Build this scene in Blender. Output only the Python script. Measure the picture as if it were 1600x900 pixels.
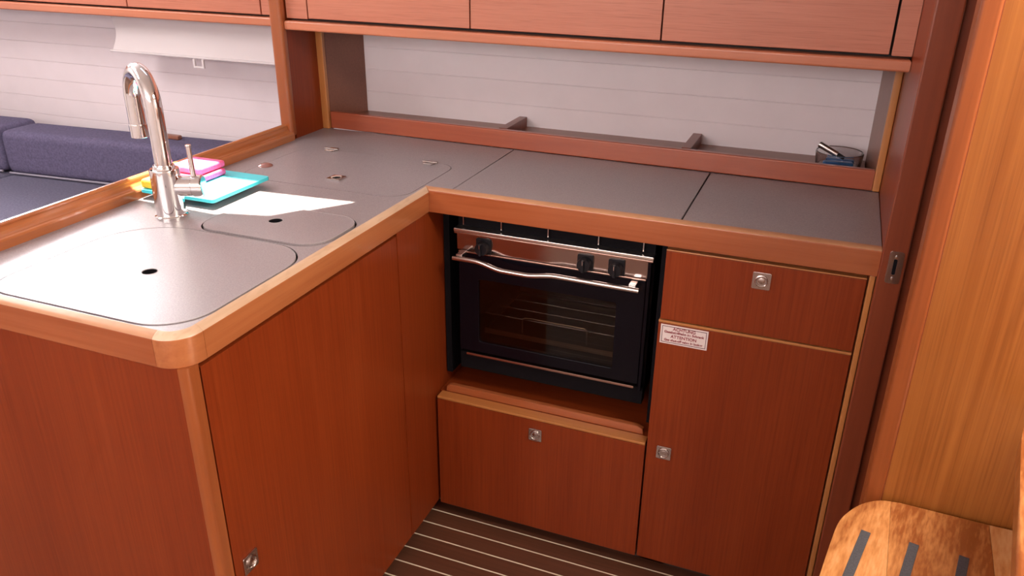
import bpy, bmesh, math, random
from mathutils import Vector, Matrix
random.seed(7)
for o in list(bpy.data.objects):
    bpy.data.objects.remove(o)
scene = bpy.context.scene
col = scene.collection
PI = math.pi
# ---------------------------------------------------------------- camera
cam_data = bpy.data.cameras.new('camera')
cam = bpy.data.objects.new('camera', cam_data)
col.objects.link(cam)
CR = Vector((0.92942709, 0.36886927, 0.01003765))
CU = Vector((-0.16105961, 0.38104199, 0.91042122))
CF = Vector((-0.33200165, 0.8477868, -0.41356069))
M = Matrix((CR, CU, -CF)).transposed().to_4x4()
M.translation = Vector((0.80736404, -1.54420999, 1.4548539))
cam.matrix_world = M
cam_data.sensor_width = 36.0
cam_data.lens = 1261.139 / 1600 * 36
cam_data.clip_start = 0.02
scene.camera = cam
# ---------------------------------------------------------------- view, world, lights
scene.view_settings.view_transform = 'Standard'
scene.view_settings.look = 'None'
scene.view_settings.gamma = 1.0
scene.view_settings.use_curve_mapping = False
scene.view_settings.exposure = 0.45
world = bpy.data.worlds.new('world')
scene.world = world
world.use_nodes = True
bg = world.node_tree.nodes['Background']
bg.inputs[0].default_value = (0.75, 0.85, 1.0, 1)
bg.inputs[1].default_value = 2.0

def area(name, loc, direction, sx, sy, power, color, spread=PI):
    l = bpy.data.lights.new(name, 'AREA')
    l.shape = 'RECTANGLE'; l.size = sx; l.size_y = sy
    l.energy = power; l.color = color; l.spread = spread
    o = bpy.data.objects.new(name, l); col.objects.link(o)
    o.location = loc
    o.rotation_euler = Vector(direction).to_track_quat('-Z', 'Y').to_euler()
    return o

SUN_DIR = Vector((0.15, -0.20, -0.97)).normalized()      # direction the sunlight travels
sun = bpy.data.lights.new('sun', 'SUN')
sun.energy = 34.0; sun.angle = math.radians(0.6); sun.color = (1.0, 0.93, 0.80)
sun_o = bpy.data.objects.new('sun', sun); col.objects.link(sun_o)
sun_o.rotation_euler = SUN_DIR.to_track_quat('-Z', 'Y').to_euler()
CEIL = 1.95
HATCH_L = (-1.75, -0.95, -1.05, -0.35)      # added cover of the unseen hatch over the saloon (x0, x1, y0, y1)
HATCH_R = (1.12, 1.82, -0.89, -0.385)        # companionway opening over the steps
area('saloon_hatch_daylight', (-1.35, -0.70, CEIL - 0.01), (0.25, 0.0, -1), 0.8, 0.7, 24, (1.0, 0.93, 0.90))
area('companionway_daylight', (1.47, -0.64, CEIL - 0.01), (-0.15, 0.0, -1), 0.7, 0.50, 28, (1.0, 0.90, 0.76))
area('hull_window_daylight', (-1.85, 0.545, 1.62), (0.15, -1, -0.25), 1.25, 0.30, 52, (1.0, 0.94, 0.96))
area('camera_side_fill', (-0.3, -2.55, 1.70), (0, 1, 0.14), 1.7, 0.42, 20, (1.0, 0.92, 0.90))  # added fill lamp behind the camera; the wall there has no window

# ---------------------------------------------------------------- materials
def new_mat(name):
    m = bpy.data.materials.new(name); m.use_nodes = True
    nt = m.node_tree
    b = nt.nodes['Principled BSDF']
    return m, nt, b

def plain(name, c, rough=0.5, metal=0.0, spec=0.5, coat=0.0, noise=0.0, nscale=60, bump=0.0):
    m, nt, b = new_mat(name)
    b.inputs['Base Color'].default_value = (*c, 1)
    b.inputs['Roughness'].default_value = rough
    b.inputs['Metallic'].default_value = metal
    b.inputs['Specular IOR Level'].default_value = spec
    b.inputs['Coat Weight'].default_value = coat
    if noise or bump:
        tc = nt.nodes.new('ShaderNodeTexCoord')
        n = nt.nodes.new('ShaderNodeTexNoise'); n.inputs['Scale'].default_value = nscale
        n.inputs['Detail'].default_value = 4
        nt.links.new(tc.outputs['Object'], n.inputs['Vector'])
        if noise:
            r = nt.nodes.new('ShaderNodeValToRGB')
            r.color_ramp.elements[0].position = 0.3; r.color_ramp.elements[1].position = 0.7
            r.color_ramp.elements[0].color = (*[x * (1 - noise) for x in c], 1)
            r.color_ramp.elements[1].color = (*[min(1, x * (1 + noise)) for x in c], 1)
            nt.links.new(n.outputs['Fac'], r.inputs['Fac'])
            nt.links.new(r.outputs['Color'], b.inputs['Base Color'])
        if bump:
            bp = nt.nodes.new('ShaderNodeBump'); bp.inputs['Strength'].default_value = bump
            bp.inputs['Distance'].default_value = 0.002
            nt.links.new(n.outputs['Fac'], bp.inputs['Height'])
            nt.links.new(bp.outputs['Normal'], b.inputs['Normal'])
    return m

def wood(name, dark, light, grain='Z', fine=170, rough=0.32, coat=0.25, streak=1.6, mottled=0.45, spec=0.5, pores=0.35):
    """varnished veneer: fine grain lines stretched along one axis plus slow tone changes"""
    m, nt, b = new_mat(name)
    N = nt.nodes.new; L = nt.links.new
    tc = N('ShaderNodeTexCoord')
    def noise(along, across, detail):
        mp = N('ShaderNodeMapping')
        sc = [across] * 3; sc['XYZ'.index(grain)] = along
        mp.inputs['Scale'].default_value = sc
        L(tc.outputs['Object'], mp.inputs['Vector'])
        n = N('ShaderNodeTexNoise'); n.inputs['Scale'].default_value = 1.0
        n.inputs['Detail'].default_value = detail; n.inputs['Roughness'].default_value = 0.6
        L(mp.outputs['Vector'], n.inputs['Vector'])
        return n
    n1 = noise(streak, fine, 3)
    n2 = noise(1.3, 9, 2)
    n3 = noise(streak * 5, fine * 3.2, 1)
    r = N('ShaderNodeValToRGB')
    r.color_ramp.elements[0].position = 0.28; r.color_ramp.elements[1].position = 0.72
    r.color_ramp.elements[0].color = (*dark, 1); r.color_ramp.elements[1].color = (*light, 1)
    add = N('ShaderNodeMath'); add.operation = 'MULTIPLY_ADD'
    L(n2.outputs['Fac'], add.inputs[0]); add.inputs[1].default_value = mottled
    mul = N('ShaderNodeMath'); mul.operation = 'MULTIPLY'; mul.inputs[1].default_value = 1 - mottled
    L(n1.outputs['Fac'], mul.inputs[0]); L(mul.outputs[0], add.inputs[2])
    L(add.outputs[0], r.inputs['Fac'])
    mix = N('ShaderNodeMix'); mix.data_type = 'RGBA'; mix.blend_type = 'MULTIPLY'
    pr = N('ShaderNodeValToRGB')
    pr.color_ramp.elements[0].position = 0.33; pr.color_ramp.elements[1].position = 0.45
    pr.color_ramp.elements[0].color = (0.62, 0.55, 0.5, 1); pr.color_ramp.elements[1].color = (1, 1, 1, 1)
    L(n3.outputs['Fac'], pr.inputs['Fac'])
    mix.inputs['Factor'].default_value = pores
    L(r.outputs['Color'], mix.inputs['A']); L(pr.outputs['Color'], mix.inputs['B'])
    L(mix.outputs['Result'], b.inputs['Base Color'])
    b.inputs['Roughness'].default_value = rough
    b.inputs['Coat Weight'].default_value = coat; b.inputs['Coat Roughness'].default_value = 0.12
    b.inputs['Specular IOR Level'].default_value = spec
    bp = N('ShaderNodeBump'); bp.inputs['Strength'].default_value = 0.06; bp.inputs['Distance'].default_value = 0.0006
    L(n1.outputs['Fac'], bp.inputs['Height']); L(bp.outputs['Normal'], b.inputs['Normal'])
    return m

VEN_D, VEN_L = (0.190, 0.0250, 0.0046), (0.285, 0.048, 0.0100)
M_VEN_Z = wood('mahogany_veneer_vertical', VEN_D, VEN_L, 'Z', coat=0.08, spec=0.28, rough=0.36)
M_VEN_DX = wood('mahogany_veneer_dark_x', VEN_D, VEN_L, 'X', coat=0.05, spec=0.25, rough=0.4)
M_VEN_X = wood('mahogany_veneer_hazy_x', (0.45, 0.155, 0.095), (0.56, 0.215, 0.138), 'X', spec=0.35)  # flare haze put into the colour: lighter and pinker than the vertical veneer
M_SOLID_X = wood('solid_mahogany_x', (0.30, 0.070, 0.022), (0.45, 0.135, 0.048), 'X', fine=60, rough=0.26, coat=0.5, pores=0.12)
M_SOLID_Y = wood('solid_mahogany_y', (0.36, 0.100, 0.033), (0.53, 0.190, 0.068), 'Y', fine=60, rough=0.26, coat=0.5, pores=0.12)
M_SOLID_Z = wood('solid_mahogany_z', (0.27, 0.065, 0.018), (0.39, 0.112, 0.033), 'Z', fine=60, rough=0.28, coat=0.4, pores=0.12)
M_RED_X = wood('red_mahogany_x', (0.30, 0.062, 0.030), (0.43, 0.110, 0.050), 'X', fine=50, rough=0.3, coat=0.4, pores=0.12)
M_LIPRAIL = wood('locker_lip_wood', (0.46, 0.145, 0.072), (0.60, 0.215, 0.115), 'X', fine=60, rough=0.28, coat=0.4, pores=0.12)
M_RED_Z = wood('red_mahogany_z', (0.165, 0.030, 0.011), (0.25, 0.053, 0.019), 'Z', fine=50, rough=0.34, coat=0.2, pores=0.12)
M_LIP = wood('lipping_wood_z', (0.42, 0.145, 0.038), (0.56, 0.23, 0.070), 'Z', fine=60, rough=0.3, coat=0.3, pores=0.12)
M_LIPX = wood('lipping_wood_x', (0.42, 0.145, 0.038), (0.56, 0.23, 0.070), 'X', fine=60, rough=0.3, coat=0.3, pores=0.12)
M_ORANGE = wood('orange_veneer', (0.20, 0.054, 0.008), (0.36, 0.125, 0.026), 'Z', fine=120, rough=0.36, coat=0.15, spec=0.35, streak=1.0, mottled=0.5, pores=0.4)
M_TRIM = wood('edge_trim_wood', (0.19, 0.042, 0.009), (0.30, 0.080, 0.019), 'Z', fine=60, rough=0.42, coat=0.1, spec=0.3, pores=0.2)
M_TEAK = wood('dark_teak_plank', (0.075, 0.026, 0.014), (0.135, 0.050, 0.026), 'X', fine=120, rough=0.42, coat=0.1)
M_SHELFWOOD = wood('shelf_wood', (0.20, 0.075, 0.045), (0.29, 0.11, 0.065), 'X', rough=0.4, pores=0.15)
M_CAULK = plain('pale_caulking', (0.74, 0.64, 0.48), 0.6)
M_WALL = plain('white_liner', (0.84, 0.755, 0.785), 0.42, noise=0.02, nscale=12)
M_CEIL = plain('ceiling_vinyl', (0.80, 0.76, 0.72), 0.6)
M_CREAM = plain('cream_panel', (0.80, 0.74, 0.72), 0.5)
M_TOP = plain('grey_laminate', (0.285, 0.242, 0.250), 0.35, spec=0.75, noise=0.18, nscale=420, bump=0.10)
M_DARK = plain('dark_void', (0.008, 0.007, 0.009), 0.8, spec=0.1)
M_GAP = plain('dark_gap', (0.03, 0.022, 0.02), 0.8)
M_CHROME = plain('chrome', (0.90, 0.88, 0.88), 0.06, metal=1.0)
M_SATIN = plain('satin_steel', (0.72, 0.68, 0.66), 0.25, metal=1.0)
M_STEEL = plain('polished_oven_steel', (0.52, 0.42, 0.39), 0.12, metal=1.0)
M_TRIMSTEEL = plain('brushed_trim_steel', (0.78, 0.70, 0.64), 0.3, metal=1.0)
M_RACK = plain('golden_wire', (0.85, 0.66, 0.42), 0.3, metal=1.0)
M_NICKEL = plain('worn_nickel', (0.62, 0.55, 0.52), 0.22, metal=1.0)
M_BLACK = plain('black_enamel', (0.005, 0.004, 0.007), 0.12, spec=0.2)
M_BLACKP = plain('black_plastic', (0.010, 0.009, 0.012), 0.38, spec=0.35)
M_OVENIN = plain('oven_interior', (0.05, 0.042, 0.036), 0.5)
M_COPPER = plain('coppery_trim', (0.60, 0.40, 0.32), 0.25, metal=1.0)
M_SOFA = plain('navy_upholstery', (0.112, 0.098, 0.170), 0.9, spec=0.2, noise=0.22, nscale=160, bump=0.4)
M_SEAT = plain('slate_upholstery', (0.105, 0.100, 0.150), 0.85, spec=0.25, noise=0.2, nscale=160, bump=0.4)
M_PIPING = plain('pale_piping', (0.26, 0.24, 0.30), 0.8)
M_PINK = plain('pink_sponge', (0.85, 0.10, 0.26), 0.85, noise=0.12, nscale=140, bump=0.6)
M_YELLOW = plain('yellow_sponge', (0.90, 0.55, 0.04), 0.85, noise=0.12, nscale=140, bump=0.6)
M_CYAN = plain('turquoise_plastic', (0.06, 0.58, 0.66), 0.4)
M_BROWNCAP = plain('brown_plastic', (0.30, 0.13, 0.11), 0.22, coat=0.6)
M_CLEAR = plain('clear_plastic_tab', (0.42, 0.36, 0.33), 0.2)
M_STICK = plain('sticker_paper', (0.83, 0.72, 0.69), 0.5)
M_STICKRED = plain('sticker_print', (0.30, 0.045, 0.06), 0.6)
M_STICKBORDER = plain('sticker_border', (0.10, 0.03, 0.05), 0.6)
M_RUBBER = plain('anti_slip_strip', (0.045, 0.042, 0.048), 0.75, noise=0.2, nscale=500, bump=0.5)
M_BLIND = plain('white_blind_fabric', (0.64, 0.59, 0.605), 0.7)
M_EDGEGLINT = plain('pale_edge_highlight', (0.36, 0.32, 0.32), 0.35)  # highlight on the lid edges, put in as a pale colour
M_LITWORN = wood('lit_worn_wood', (0.52, 0.30, 0.17), (0.76, 0.56, 0.40), 'Y', fine=40, streak=6, rough=0.4, coat=0.2, pores=0.2)  # rail tops: wear plus caught light, both put into the pale colour
M_LITWORNX = wood('lit_worn_wood_x', (0.42, 0.17, 0.075), (0.60, 0.33, 0.18), 'X', fine=40, streak=6, rough=0.4, coat=0.2, pores=0.2)  # same mix of wear and painted light, grain along x
M_BLUE = plain('blue_plastic', (0.03, 0.16, 0.42), 0.3)
M_CABINLIGHT = plain('grey_cabin_light', (0.34, 0.33, 0.38), 0.9)  # bit of light in the aft cabin, put in as grey colour
M_HANDLE = plain('brushed_handle', (0.80, 0.74, 0.70), 0.22, metal=1.0)

def glass_mat(name, c, rough=0.0):
    m, nt, b = new_mat(name)
    b.inputs['Base Color'].default_value = (*c, 1)
    b.inputs['Transmission Weight'].default_value = 1.0
    b.inputs['Roughness'].default_value = rough
    b.inputs['IOR'].default_value = 1.45
    return m
M_GLASS = glass_mat('clear_glass', (0.93, 0.94, 0.95))
M_OVENGLASS = glass_mat('smoked_oven_glass', (0.26, 0.23, 0.22))

def tread_mat():
    """oiled hardwood glued up from staves of different tone, fine fibre along the tread"""
    m, nt, b = new_mat('varnished_hardwood_tread')
    N = nt.nodes.new; L = nt.links.new
    tc = N('ShaderNodeTexCoord')
    rot = N('ShaderNodeMapping'); rot.inputs['Rotation'].default_value = (0, 0, 0.18)
    L(tc.outputs['Object'], rot.inputs['Vector'])
    oi = N('ShaderNodeObjectInfo')
    mp = N('ShaderNodeMapping'); mp.inputs['Scale'].default_value = (230, 42, 60)
    L(rot.outputs['Vector'], mp.inputs['Vector'])
    n = N('ShaderNodeTexNoise'); n.inputs['Scale'].default_value = 1; n.inputs['Detail'].default_value = 5
    L(mp.outputs['Vector'], n.inputs['Vector'])
    mp2 = N('ShaderNodeMapping'); mp2.inputs['Scale'].default_value = (22, 7, 10)
    L(rot.outputs['Vector'], mp2.inputs['Vector'])
    n2 = N('ShaderNodeTexNoise'); n2.inputs['Scale'].default_value = 1; n2.inputs['Detail'].default_value = 3; n2.inputs['Distortion'].default_value = 1.0
    L(mp2.outputs['Vector'], n2.inputs['Vector'])
    r = N('ShaderNodeValToRGB')
    e = r.color_ramp.elements
    e[0].position = 0.36; e[0].color = (0.22, 0.060, 0.013, 1)
    e[1].position = 0.66; e[1].color = (0.60, 0.33, 0.15, 1)
    x = r.color_ramp.elements.new(0.5); x.color = (0.46, 0.19, 0.060, 1)
    def madd(a, k, c=None):
        q = N('ShaderNodeMath'); q.operation = 'MULTIPLY_ADD'; q.inputs[1].default_value = k
        L(a, q.inputs[0])
        if c is None: q.inputs[2].default_value = 0
        else: L(c, q.inputs[2])
        return q.outputs[0]
    v = madd(n.outputs['Fac'], 0.30); v = madd(n2.outputs['Fac'], 0.45, v); v = madd(oi.outputs['Random'], 0.22, v)
    L(v, r.inputs['Fac']); L(r.outputs['Color'], b.inputs['Base Color'])
    b.inputs['Roughness'].default_value = 0.3; b.inputs['Coat Weight'].default_value = 0.7
    b.inputs['Coat Roughness'].default_value = 0.18
    bp = N('ShaderNodeBump'); bp.inputs['Strength'].default_value = 0.7; bp.inputs['Distance'].default_value = 0.0012
    L(n.outputs['Fac'], bp.inputs['Height']); L(bp.outputs['Normal'], b.inputs['Normal']); L(bp.outputs['Normal'], b.inputs['Coat Normal'])
    return m
M_TREAD = tread_mat()

# ---------------------------------------------------------------- mesh helpers
class MB:
    """collects shapes (world coordinates) for ONE mesh object"""
    def __init__(self): self.bm = bmesh.new()
    def _bevel(self, verts, w, seg):
        if w <= 0: return
        edges = {e for v in verts for e in v.link_edges}
        bmesh.ops.bevel(self.bm, geom=list(edges), offset=w, segments=seg, affect='EDGES', profile=0.5, clamp_overlap=True)
    def box(self, x0, x1, y0, y1, z0, z1, bev=0.0, seg=2, mat=None):
        r = bmesh.ops.create_cube(self.bm, size=1.0)
        vs = r['verts']
        for v in vs:
            v.co = Vector((x0 + (v.co.x + .5) * (x1 - x0), y0 + (v.co.y + .5) * (y1 - y0), z0 + (v.co.z + .5) * (z1 - z0)))
            if mat is not None: v.co = mat @ v.co
        self._bevel(vs, bev, seg)
        return self
    def prism(self, pts, z0, z1, axis='Z', bev=0.0, seg=2):
        """polygon extruded along an axis; pts are in the other two axes (cyclic order)"""
        def mk(p, h):
            if axis == 'Z': return Vector((p[0], p[1], h))
            if axis == 'Y': return Vector((p[0], h, p[1]))
            return Vector((h, p[0], p[1]))
        a = [self.bm.verts.new(mk(p, z0)) for p in pts]
        b = [self.bm.verts.new(mk(p, z1)) for p in pts]
        n = len(pts)
        fa = self.bm.faces.new(a); fb = self.bm.faces.new(b[::-1])
        for i in range(n):
            self.bm.faces.new((a[i], b[i], b[(i + 1) % n], a[(i + 1) % n]))
        if bev > 0:
            edges = list(fa.edges) + list(fb.edges)
            bmesh.ops.bevel(self.bm, geom=edges, offset=bev, segments=seg, affect='EDGES', profile=0.5, clamp_overlap=True)
        return self
    def tube(self, pts, r, n=16, caps=True):
        pts = [Vector(p) for p in pts]
        rs = r if isinstance(r, (list, tuple)) else [r] * len(pts)
        rings = []
        t0 = (pts[1] - pts[0]).normalized()
        up = Vector((0, 0, 1)) if abs(t0.z) < 0.9 else Vector((1, 0, 0))
        u = t0.cross(up).normalized()
        for i, p in enumerate(pts):
            if i == 0: t = t0
            elif i == len(pts) - 1: t = (pts[i] - pts[i - 1]).normalized()
            else: t = ((pts[i + 1] - p).normalized() + (p - pts[i - 1]).normalized()).normalized()
            u = (u - t * u.dot(t)).normalized()
            v = t.cross(u)
            rings.append([self.bm.verts.new(p + (u * math.cos(2 * PI * k / n) + v * math.sin(2 * PI * k / n)) * rs[i]) for k in range(n)])
        for i in range(len(rings) - 1):
            for k in range(n):
                self.bm.faces.new((rings[i][k], rings[i][(k + 1) % n], rings[i + 1][(k + 1) % n], rings[i + 1][k]))
        if caps:
            self.bm.faces.new(rings[0][::-1]); self.bm.faces.new(rings[-1])
        return self
    def lathe(self, prof, origin, axis=(0, 0, 1), n=32, close=False):
        """prof = [(radius, height)] about an axis through origin"""
        o = Vector(origin); w = Vector(axis).normalized()
        u = w.orthogonal().normalized(); v = w.cross(u)
        rings = []
        for (r, h) in prof:
            if r < 1e-6:
                rings.append([self.bm.verts.new(o + w * h)])
            else:
                rings.append([self.bm.verts.new(o + w * h + (u * math.cos(2 * PI * k / n) + v * math.sin(2 * PI * k / n)) * r) for k in range(n)])
        def join(A, B):
            if len(A) == 1 and len(B) == 1: return
            for k in range(n):
                k2 = (k + 1) % n
                if len(A) == 1: self.bm.faces.new((A[0], B[k2], B[k]))
                elif len(B) == 1: self.bm.faces.new((A[k], A[k2], B[0]))
                else: self.bm.faces.new((A[k], A[k2], B[k2], B[k]))
        for i in range(len(rings) - 1): join(rings[i], rings[i + 1])
        if close: join(rings[-1], rings[0])
        return self
    def build(self, name, m, parent=None, smooth=True, origin=None):
        bmesh.ops.recalc_face_normals(self.bm, faces=self.bm.faces)
        me = bpy.data.meshes.new(name)
        self.bm.to_mesh(me); self.bm.free()
        return link_mesh(name, me, m, parent, smooth, origin)

def link_mesh(name, me, m, parent=None, smooth=True, origin=None):
    if smooth:
        me.polygons.foreach_set('use_smooth', [True] * len(me.polygons))
        me.set_sharp_from_angle(angle=math.radians(38))
    me.materials.append(m)
    o = bpy.data.objects.new(name, me); col.objects.link(o)
    if smooth:
        w = o.modifiers.new('weighted_normal', 'WEIGHTED_NORMAL'); w.keep_sharp = True; w.weight = 80
    if parent is not None:
        w = world_loc(parent)
        me.transform(Matrix.Translation(-w))
        o.parent = parent
    elif origin is not None:
        me.transform(Matrix.Translation(-Vector(origin))); o.location = origin
    return o

def world_loc(o):
    w = Vector((0, 0, 0))
    while o is not None:
        w += o.location; o = o.parent
    return w

def thing(name, label, cat, loc, group=None):
    o = bpy.data.objects.new(name, None); col.objects.link(o)
    o.location = loc; o.empty_display_size = 0.05
    return tag(o, label, cat, group)
def tag(o, label, cat, group=None):
    o['label'] = label; o['category'] = cat
    if group: o['group'] = group
    return o
def struct(o): o['kind'] = 'structure'; return o

def rrect(x0, x1, y0, y1, r, n=8):
    rs = r if isinstance(r, (tuple, list)) else (r,) * 4
    pts = []
    for (cx, cy, a0, rr) in ((x1 - rs[0], y0 + rs[0], -90, rs[0]), (x1 - rs[1], y1 - rs[1], 0, rs[1]), (x0 + rs[2], y1 - rs[2], 90, rs[2]), (x0 + rs[3], y0 + rs[3], 180, rs[3])):
        for k in range(n + 1):
            a = math.radians(a0 + 90 * k / n)
            pts.append((cx + rr * math.cos(a), cy + rr * math.sin(a)))
    return pts
def ellipse(cx, cy, rx, ry, n=24): return [(cx + rx * math.cos(2 * PI * k / n), cy + ry * math.sin(2 * PI * k / n)) for k in range(n)]

def plate_mesh(name, outer, holes, z0, z1, bev=0.0):
    """flat slab with real holes, from a filled 2D curve"""
    cu = bpy.data.curves.new(name, 'CURVE'); cu.dimensions = '2D'; cu.fill_mode = 'BOTH'
    cu.extrude = (z1 - z0) / 2 - bev; cu.bevel_depth = bev; cu.bevel_resolution = 1
    if bev: cu.offset = -bev
    for poly in [outer] + holes:
        s = cu.splines.new('POLY'); s.points.add(len(poly) - 1); s.use_cyclic_u = True
        for p, q in zip(s.points, poly): p.co = (q[0], q[1], 0, 1)
    tmp = bpy.data.objects.new('tmp', cu); col.objects.link(tmp)
    dg = bpy.context.evaluated_depsgraph_get()
    me = bpy.data.meshes.new_from_object(tmp.evaluated_get(dg))
    bpy.data.objects.remove(tmp); bpy.data.curves.remove(cu)
    me.name = name
    me.transform(Matrix.Translation((0, 0, (z0 + z1) / 2)))
    me.materials.clear()
    return me

def text_mesh(body, size, align='CENTER'):
    cu = bpy.data.curves.new('text', 'FONT'); cu.body = body; cu.size = size; cu.align_x = align; cu.align_y = 'CENTER'
    cu.extrude = 0.0002; cu.offset = 0.0002
    tmp = bpy.data.objects.new('tmp', cu); col.objects.link(tmp)
    dg = bpy.context.evaluated_depsgraph_get()
    me = bpy.data.meshes.new_from_object(tmp.evaluated_get(dg))
    bpy.data.objects.remove(tmp); bpy.data.curves.remove(cu)
    me.materials.clear()
    return me

def yb(x, y): return y - 0.0181 * x          # the hull side runs a degree off the counter front
def bar_back(mb, x0, x1, y0, y1, z0, z1, bev=0.003, seg=2):
    pts = [(x0, yb(x0, y0)), (x1, yb(x1, y0)), (x1, yb(x1, y1)), (x0, yb(x0, y1))]
    return mb.prism(pts, z0, z1, 'Z', bev, seg)

# ================================================================= SETTING
# ---- floor: dark planks with pale caulking
XF0, XF1 = -3.1, 2.05
YF0, YF1 = -2.65, 0.62
fl = struct(MB().box(XF0, XF1, YF0, YF1, -0.06, -0.0008).build('floor', M_CAULK))
PITCH, SEAM = 0.0512, 0.0046
yy = 0.0065
ys = []
while yy - PITCH > YF0: ys.append((yy - PITCH + SEAM / 2, yy - SEAM / 2)); yy -= PITCH
wide = [(0.0065 + SEAM / 2, 0.05)]
for (a, b) in wide + ys:
    o = MB().box(XF0, XF1, a, b, -0.0006, 0.0, 0.0).build('plank', M_TEAK, fl)

# ---- hull liner behind the galley and saloon: horizontal boards
wb = struct(MB().box(XF0, 2.05, 0.5722, 0.62, 0.0, CEIL + 0.02).build('wall_back', M_WALL))
z = 0.2145
for k in range(27):
    z0 = z + k * 0.0645
    if z0 < 1.25:
        MB().box(XF0, 0.985, 0.570, 0.5722, z0 + 0.0006, z0 + 0.0645 - 0.0006, 0.0009, 1).build('board', M_WALL, wb)
# ---- unseen sides of the cabin
struct(MB().box(XF0 - 0.04, XF0, YF0, 0.62, 0, CEIL).build('wall_left', M_CREAM))
wf = struct(MB().box(XF0, 2.05, YF0 - 0.04, YF0, 0, CEIL).build('wall_front', M_CREAM))
# ---- ceiling with hatch openings; one unseen hole is shaped to throw the sun patch on the worktop
def ceiling():
    t = (CEIL - 0.908) / -SUN_DIR.z
    off = Vector((-SUN_DIR.x * t, -SUN_DIR.y * t))
    patch = [(-0.62, -0.305), (-0.325, -0.320), (-0.210, -0.292), (-0.100, -0.140), (-0.315, -0.158), (-0.62, -0.165)]
    patch_hole = [(p[0] + off.x, p[1] + off.y) for p in patch]
    me = plate_mesh('ceiling', [(XF0, YF0), (2.05, YF0), (2.05, 0.62), (XF0, 0.62)],
                    [patch_hole, rrect(HATCH_R[0], HATCH_R[1], HATCH_R[2], HATCH_R[3], 0.02)],
                    CEIL, CEIL + 0.02)
    struct(link_mesh('ceiling', me, M_CEIL, smooth=False))
ceiling()
hatch = struct(MB().prism(rrect(HATCH_L[0], HATCH_L[1], HATCH_L[2], HATCH_L[3], 0.06), CEIL - 0.008, CEIL - 0.0005).build('added_hatch_cover', M_CREAM))  # opaque cover added where the unseen hatch is closed to the sun

# ---- bulkhead at the end of the galley (x = 0.935) with the cabin doorway jamb
XB = 0.938
bulk = struct(MB().box(XB, XB + 0.042, 0.004, 0.572, 0.0, CEIL, 0.002).build('wall_right', M_VEN_Z))
MB().box(XB - 0.001, XB + 0.043, -0.010, 0.006, 0.0, CEIL, 0.0035, 3).build('jamb', M_RED_Z, bulk)
MB().box(XB + 0.043, XB + 0.062, 0.012, 0.034, 0.0, CEIL, 0.003).build('door_stop', M_RED_Z, bulk)
sp = MB().prism(rrect(XB + 0.012, XB + 0.037, 0.850, 0.913, 0.005), -0.0118, -0.0095, 'Y', 0.0004).build('strike_plate', M_NICKEL, bulk)
st = MB().prism(rrect(XB + 0.021, XB + 0.027, 0.868, 0.898, 0.002), -0.0121, -0.0112, 'Y')
st.build('slot', M_DARK, sp)
for zz in (0.860, 0.903):
    MB().lathe([(0, 0), (0.003, 0), (0.003, 0.001), (0, 0.0013)], (XB + 0.0245, -0.0117, zz), (0, -1, 0), 10).build('screw', M_SATIN, sp)
# aft cabin beyond the doorway
cab = struct(MB().box(XB + 0.043, 2.05, 0.575, 0.59, 0, CEIL).build('wall_cabin', M_RED_Z))
MB().box(XB + 0.043, 2.0, 0.30, 0.575, 0.30, 0.37, 0.02, 3).build('cabin_light_block', M_CABINLIGHT, cab)  # grey block added for the light showing in the dark cabin
# ---- bulkhead beside the companionway steps, lit orange from above
YP = -0.352
pan = struct(MB().box(0.982, 2.05, YP, YP + 0.03, 0.0, CEIL).build('wall_companionway', M_ORANGE))
MB().box(0.957, 0.983, YP - 0.006, YP + 0.036, 0.0, CEIL, 0.005, 3).build('edge_trim', M_TRIM, pan)
MB().box(0.9825, 0.9840, YP - 0.0008, YP + 0.01, 0.0, CEIL).build('edge_groove', M_RED_Z, pan)
struct(MB().box(2.05, 2.09, YF0, 0.62, 0, CEIL).build('wall_aft', M_CREAM))

# ---- partition between galley and saloon
part = struct(MB().box(-0.572, -0.542, 0.272, 0.572, 0.900, CEIL, 0.001).build('partition', M_VEN_Z))
MB().box(-0.577, -0.539, 0.250, 0.275, 0.915, CEIL, 0.009, 4).build('front_post', M_SOLID_Z, part)
MB().box(-0.5425, -0.521, 0.398, 0.412, 0.908, 1.20, 0.003).build('corner_strip', M_LIP, part)
MB().prism([(-0.5415, 0.412), (-0.5215, 0.412), (-0.4945, 0.5695), (-0.5415, 0.5695)], 0.905, 1.20, 'Z').build('niche_side', M_SHELFWOOD, part)
# window in the hull above the saloon lockers
win = struct(MB().box(-2.50, -1.20, 0.560, 0.585, 1.44, 1.47, 0.004).build('window_1', M_SATIN))
for (a, b, c, d) in ((-2.50, -1.20, 1.77, 1.80), (-2.50, -2.47, 1.47, 1.77), (-1.23, -1.20, 1.47, 1.77)):
    MB().box(a, b, 0.560, 0.585, c, d, 0.004).build('frame', M_SATIN, win)
MB().box(-2.47, -1.23, 0.570, 0.576, 1.47, 1.77).build('pane', M_GLASS, win)

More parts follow.
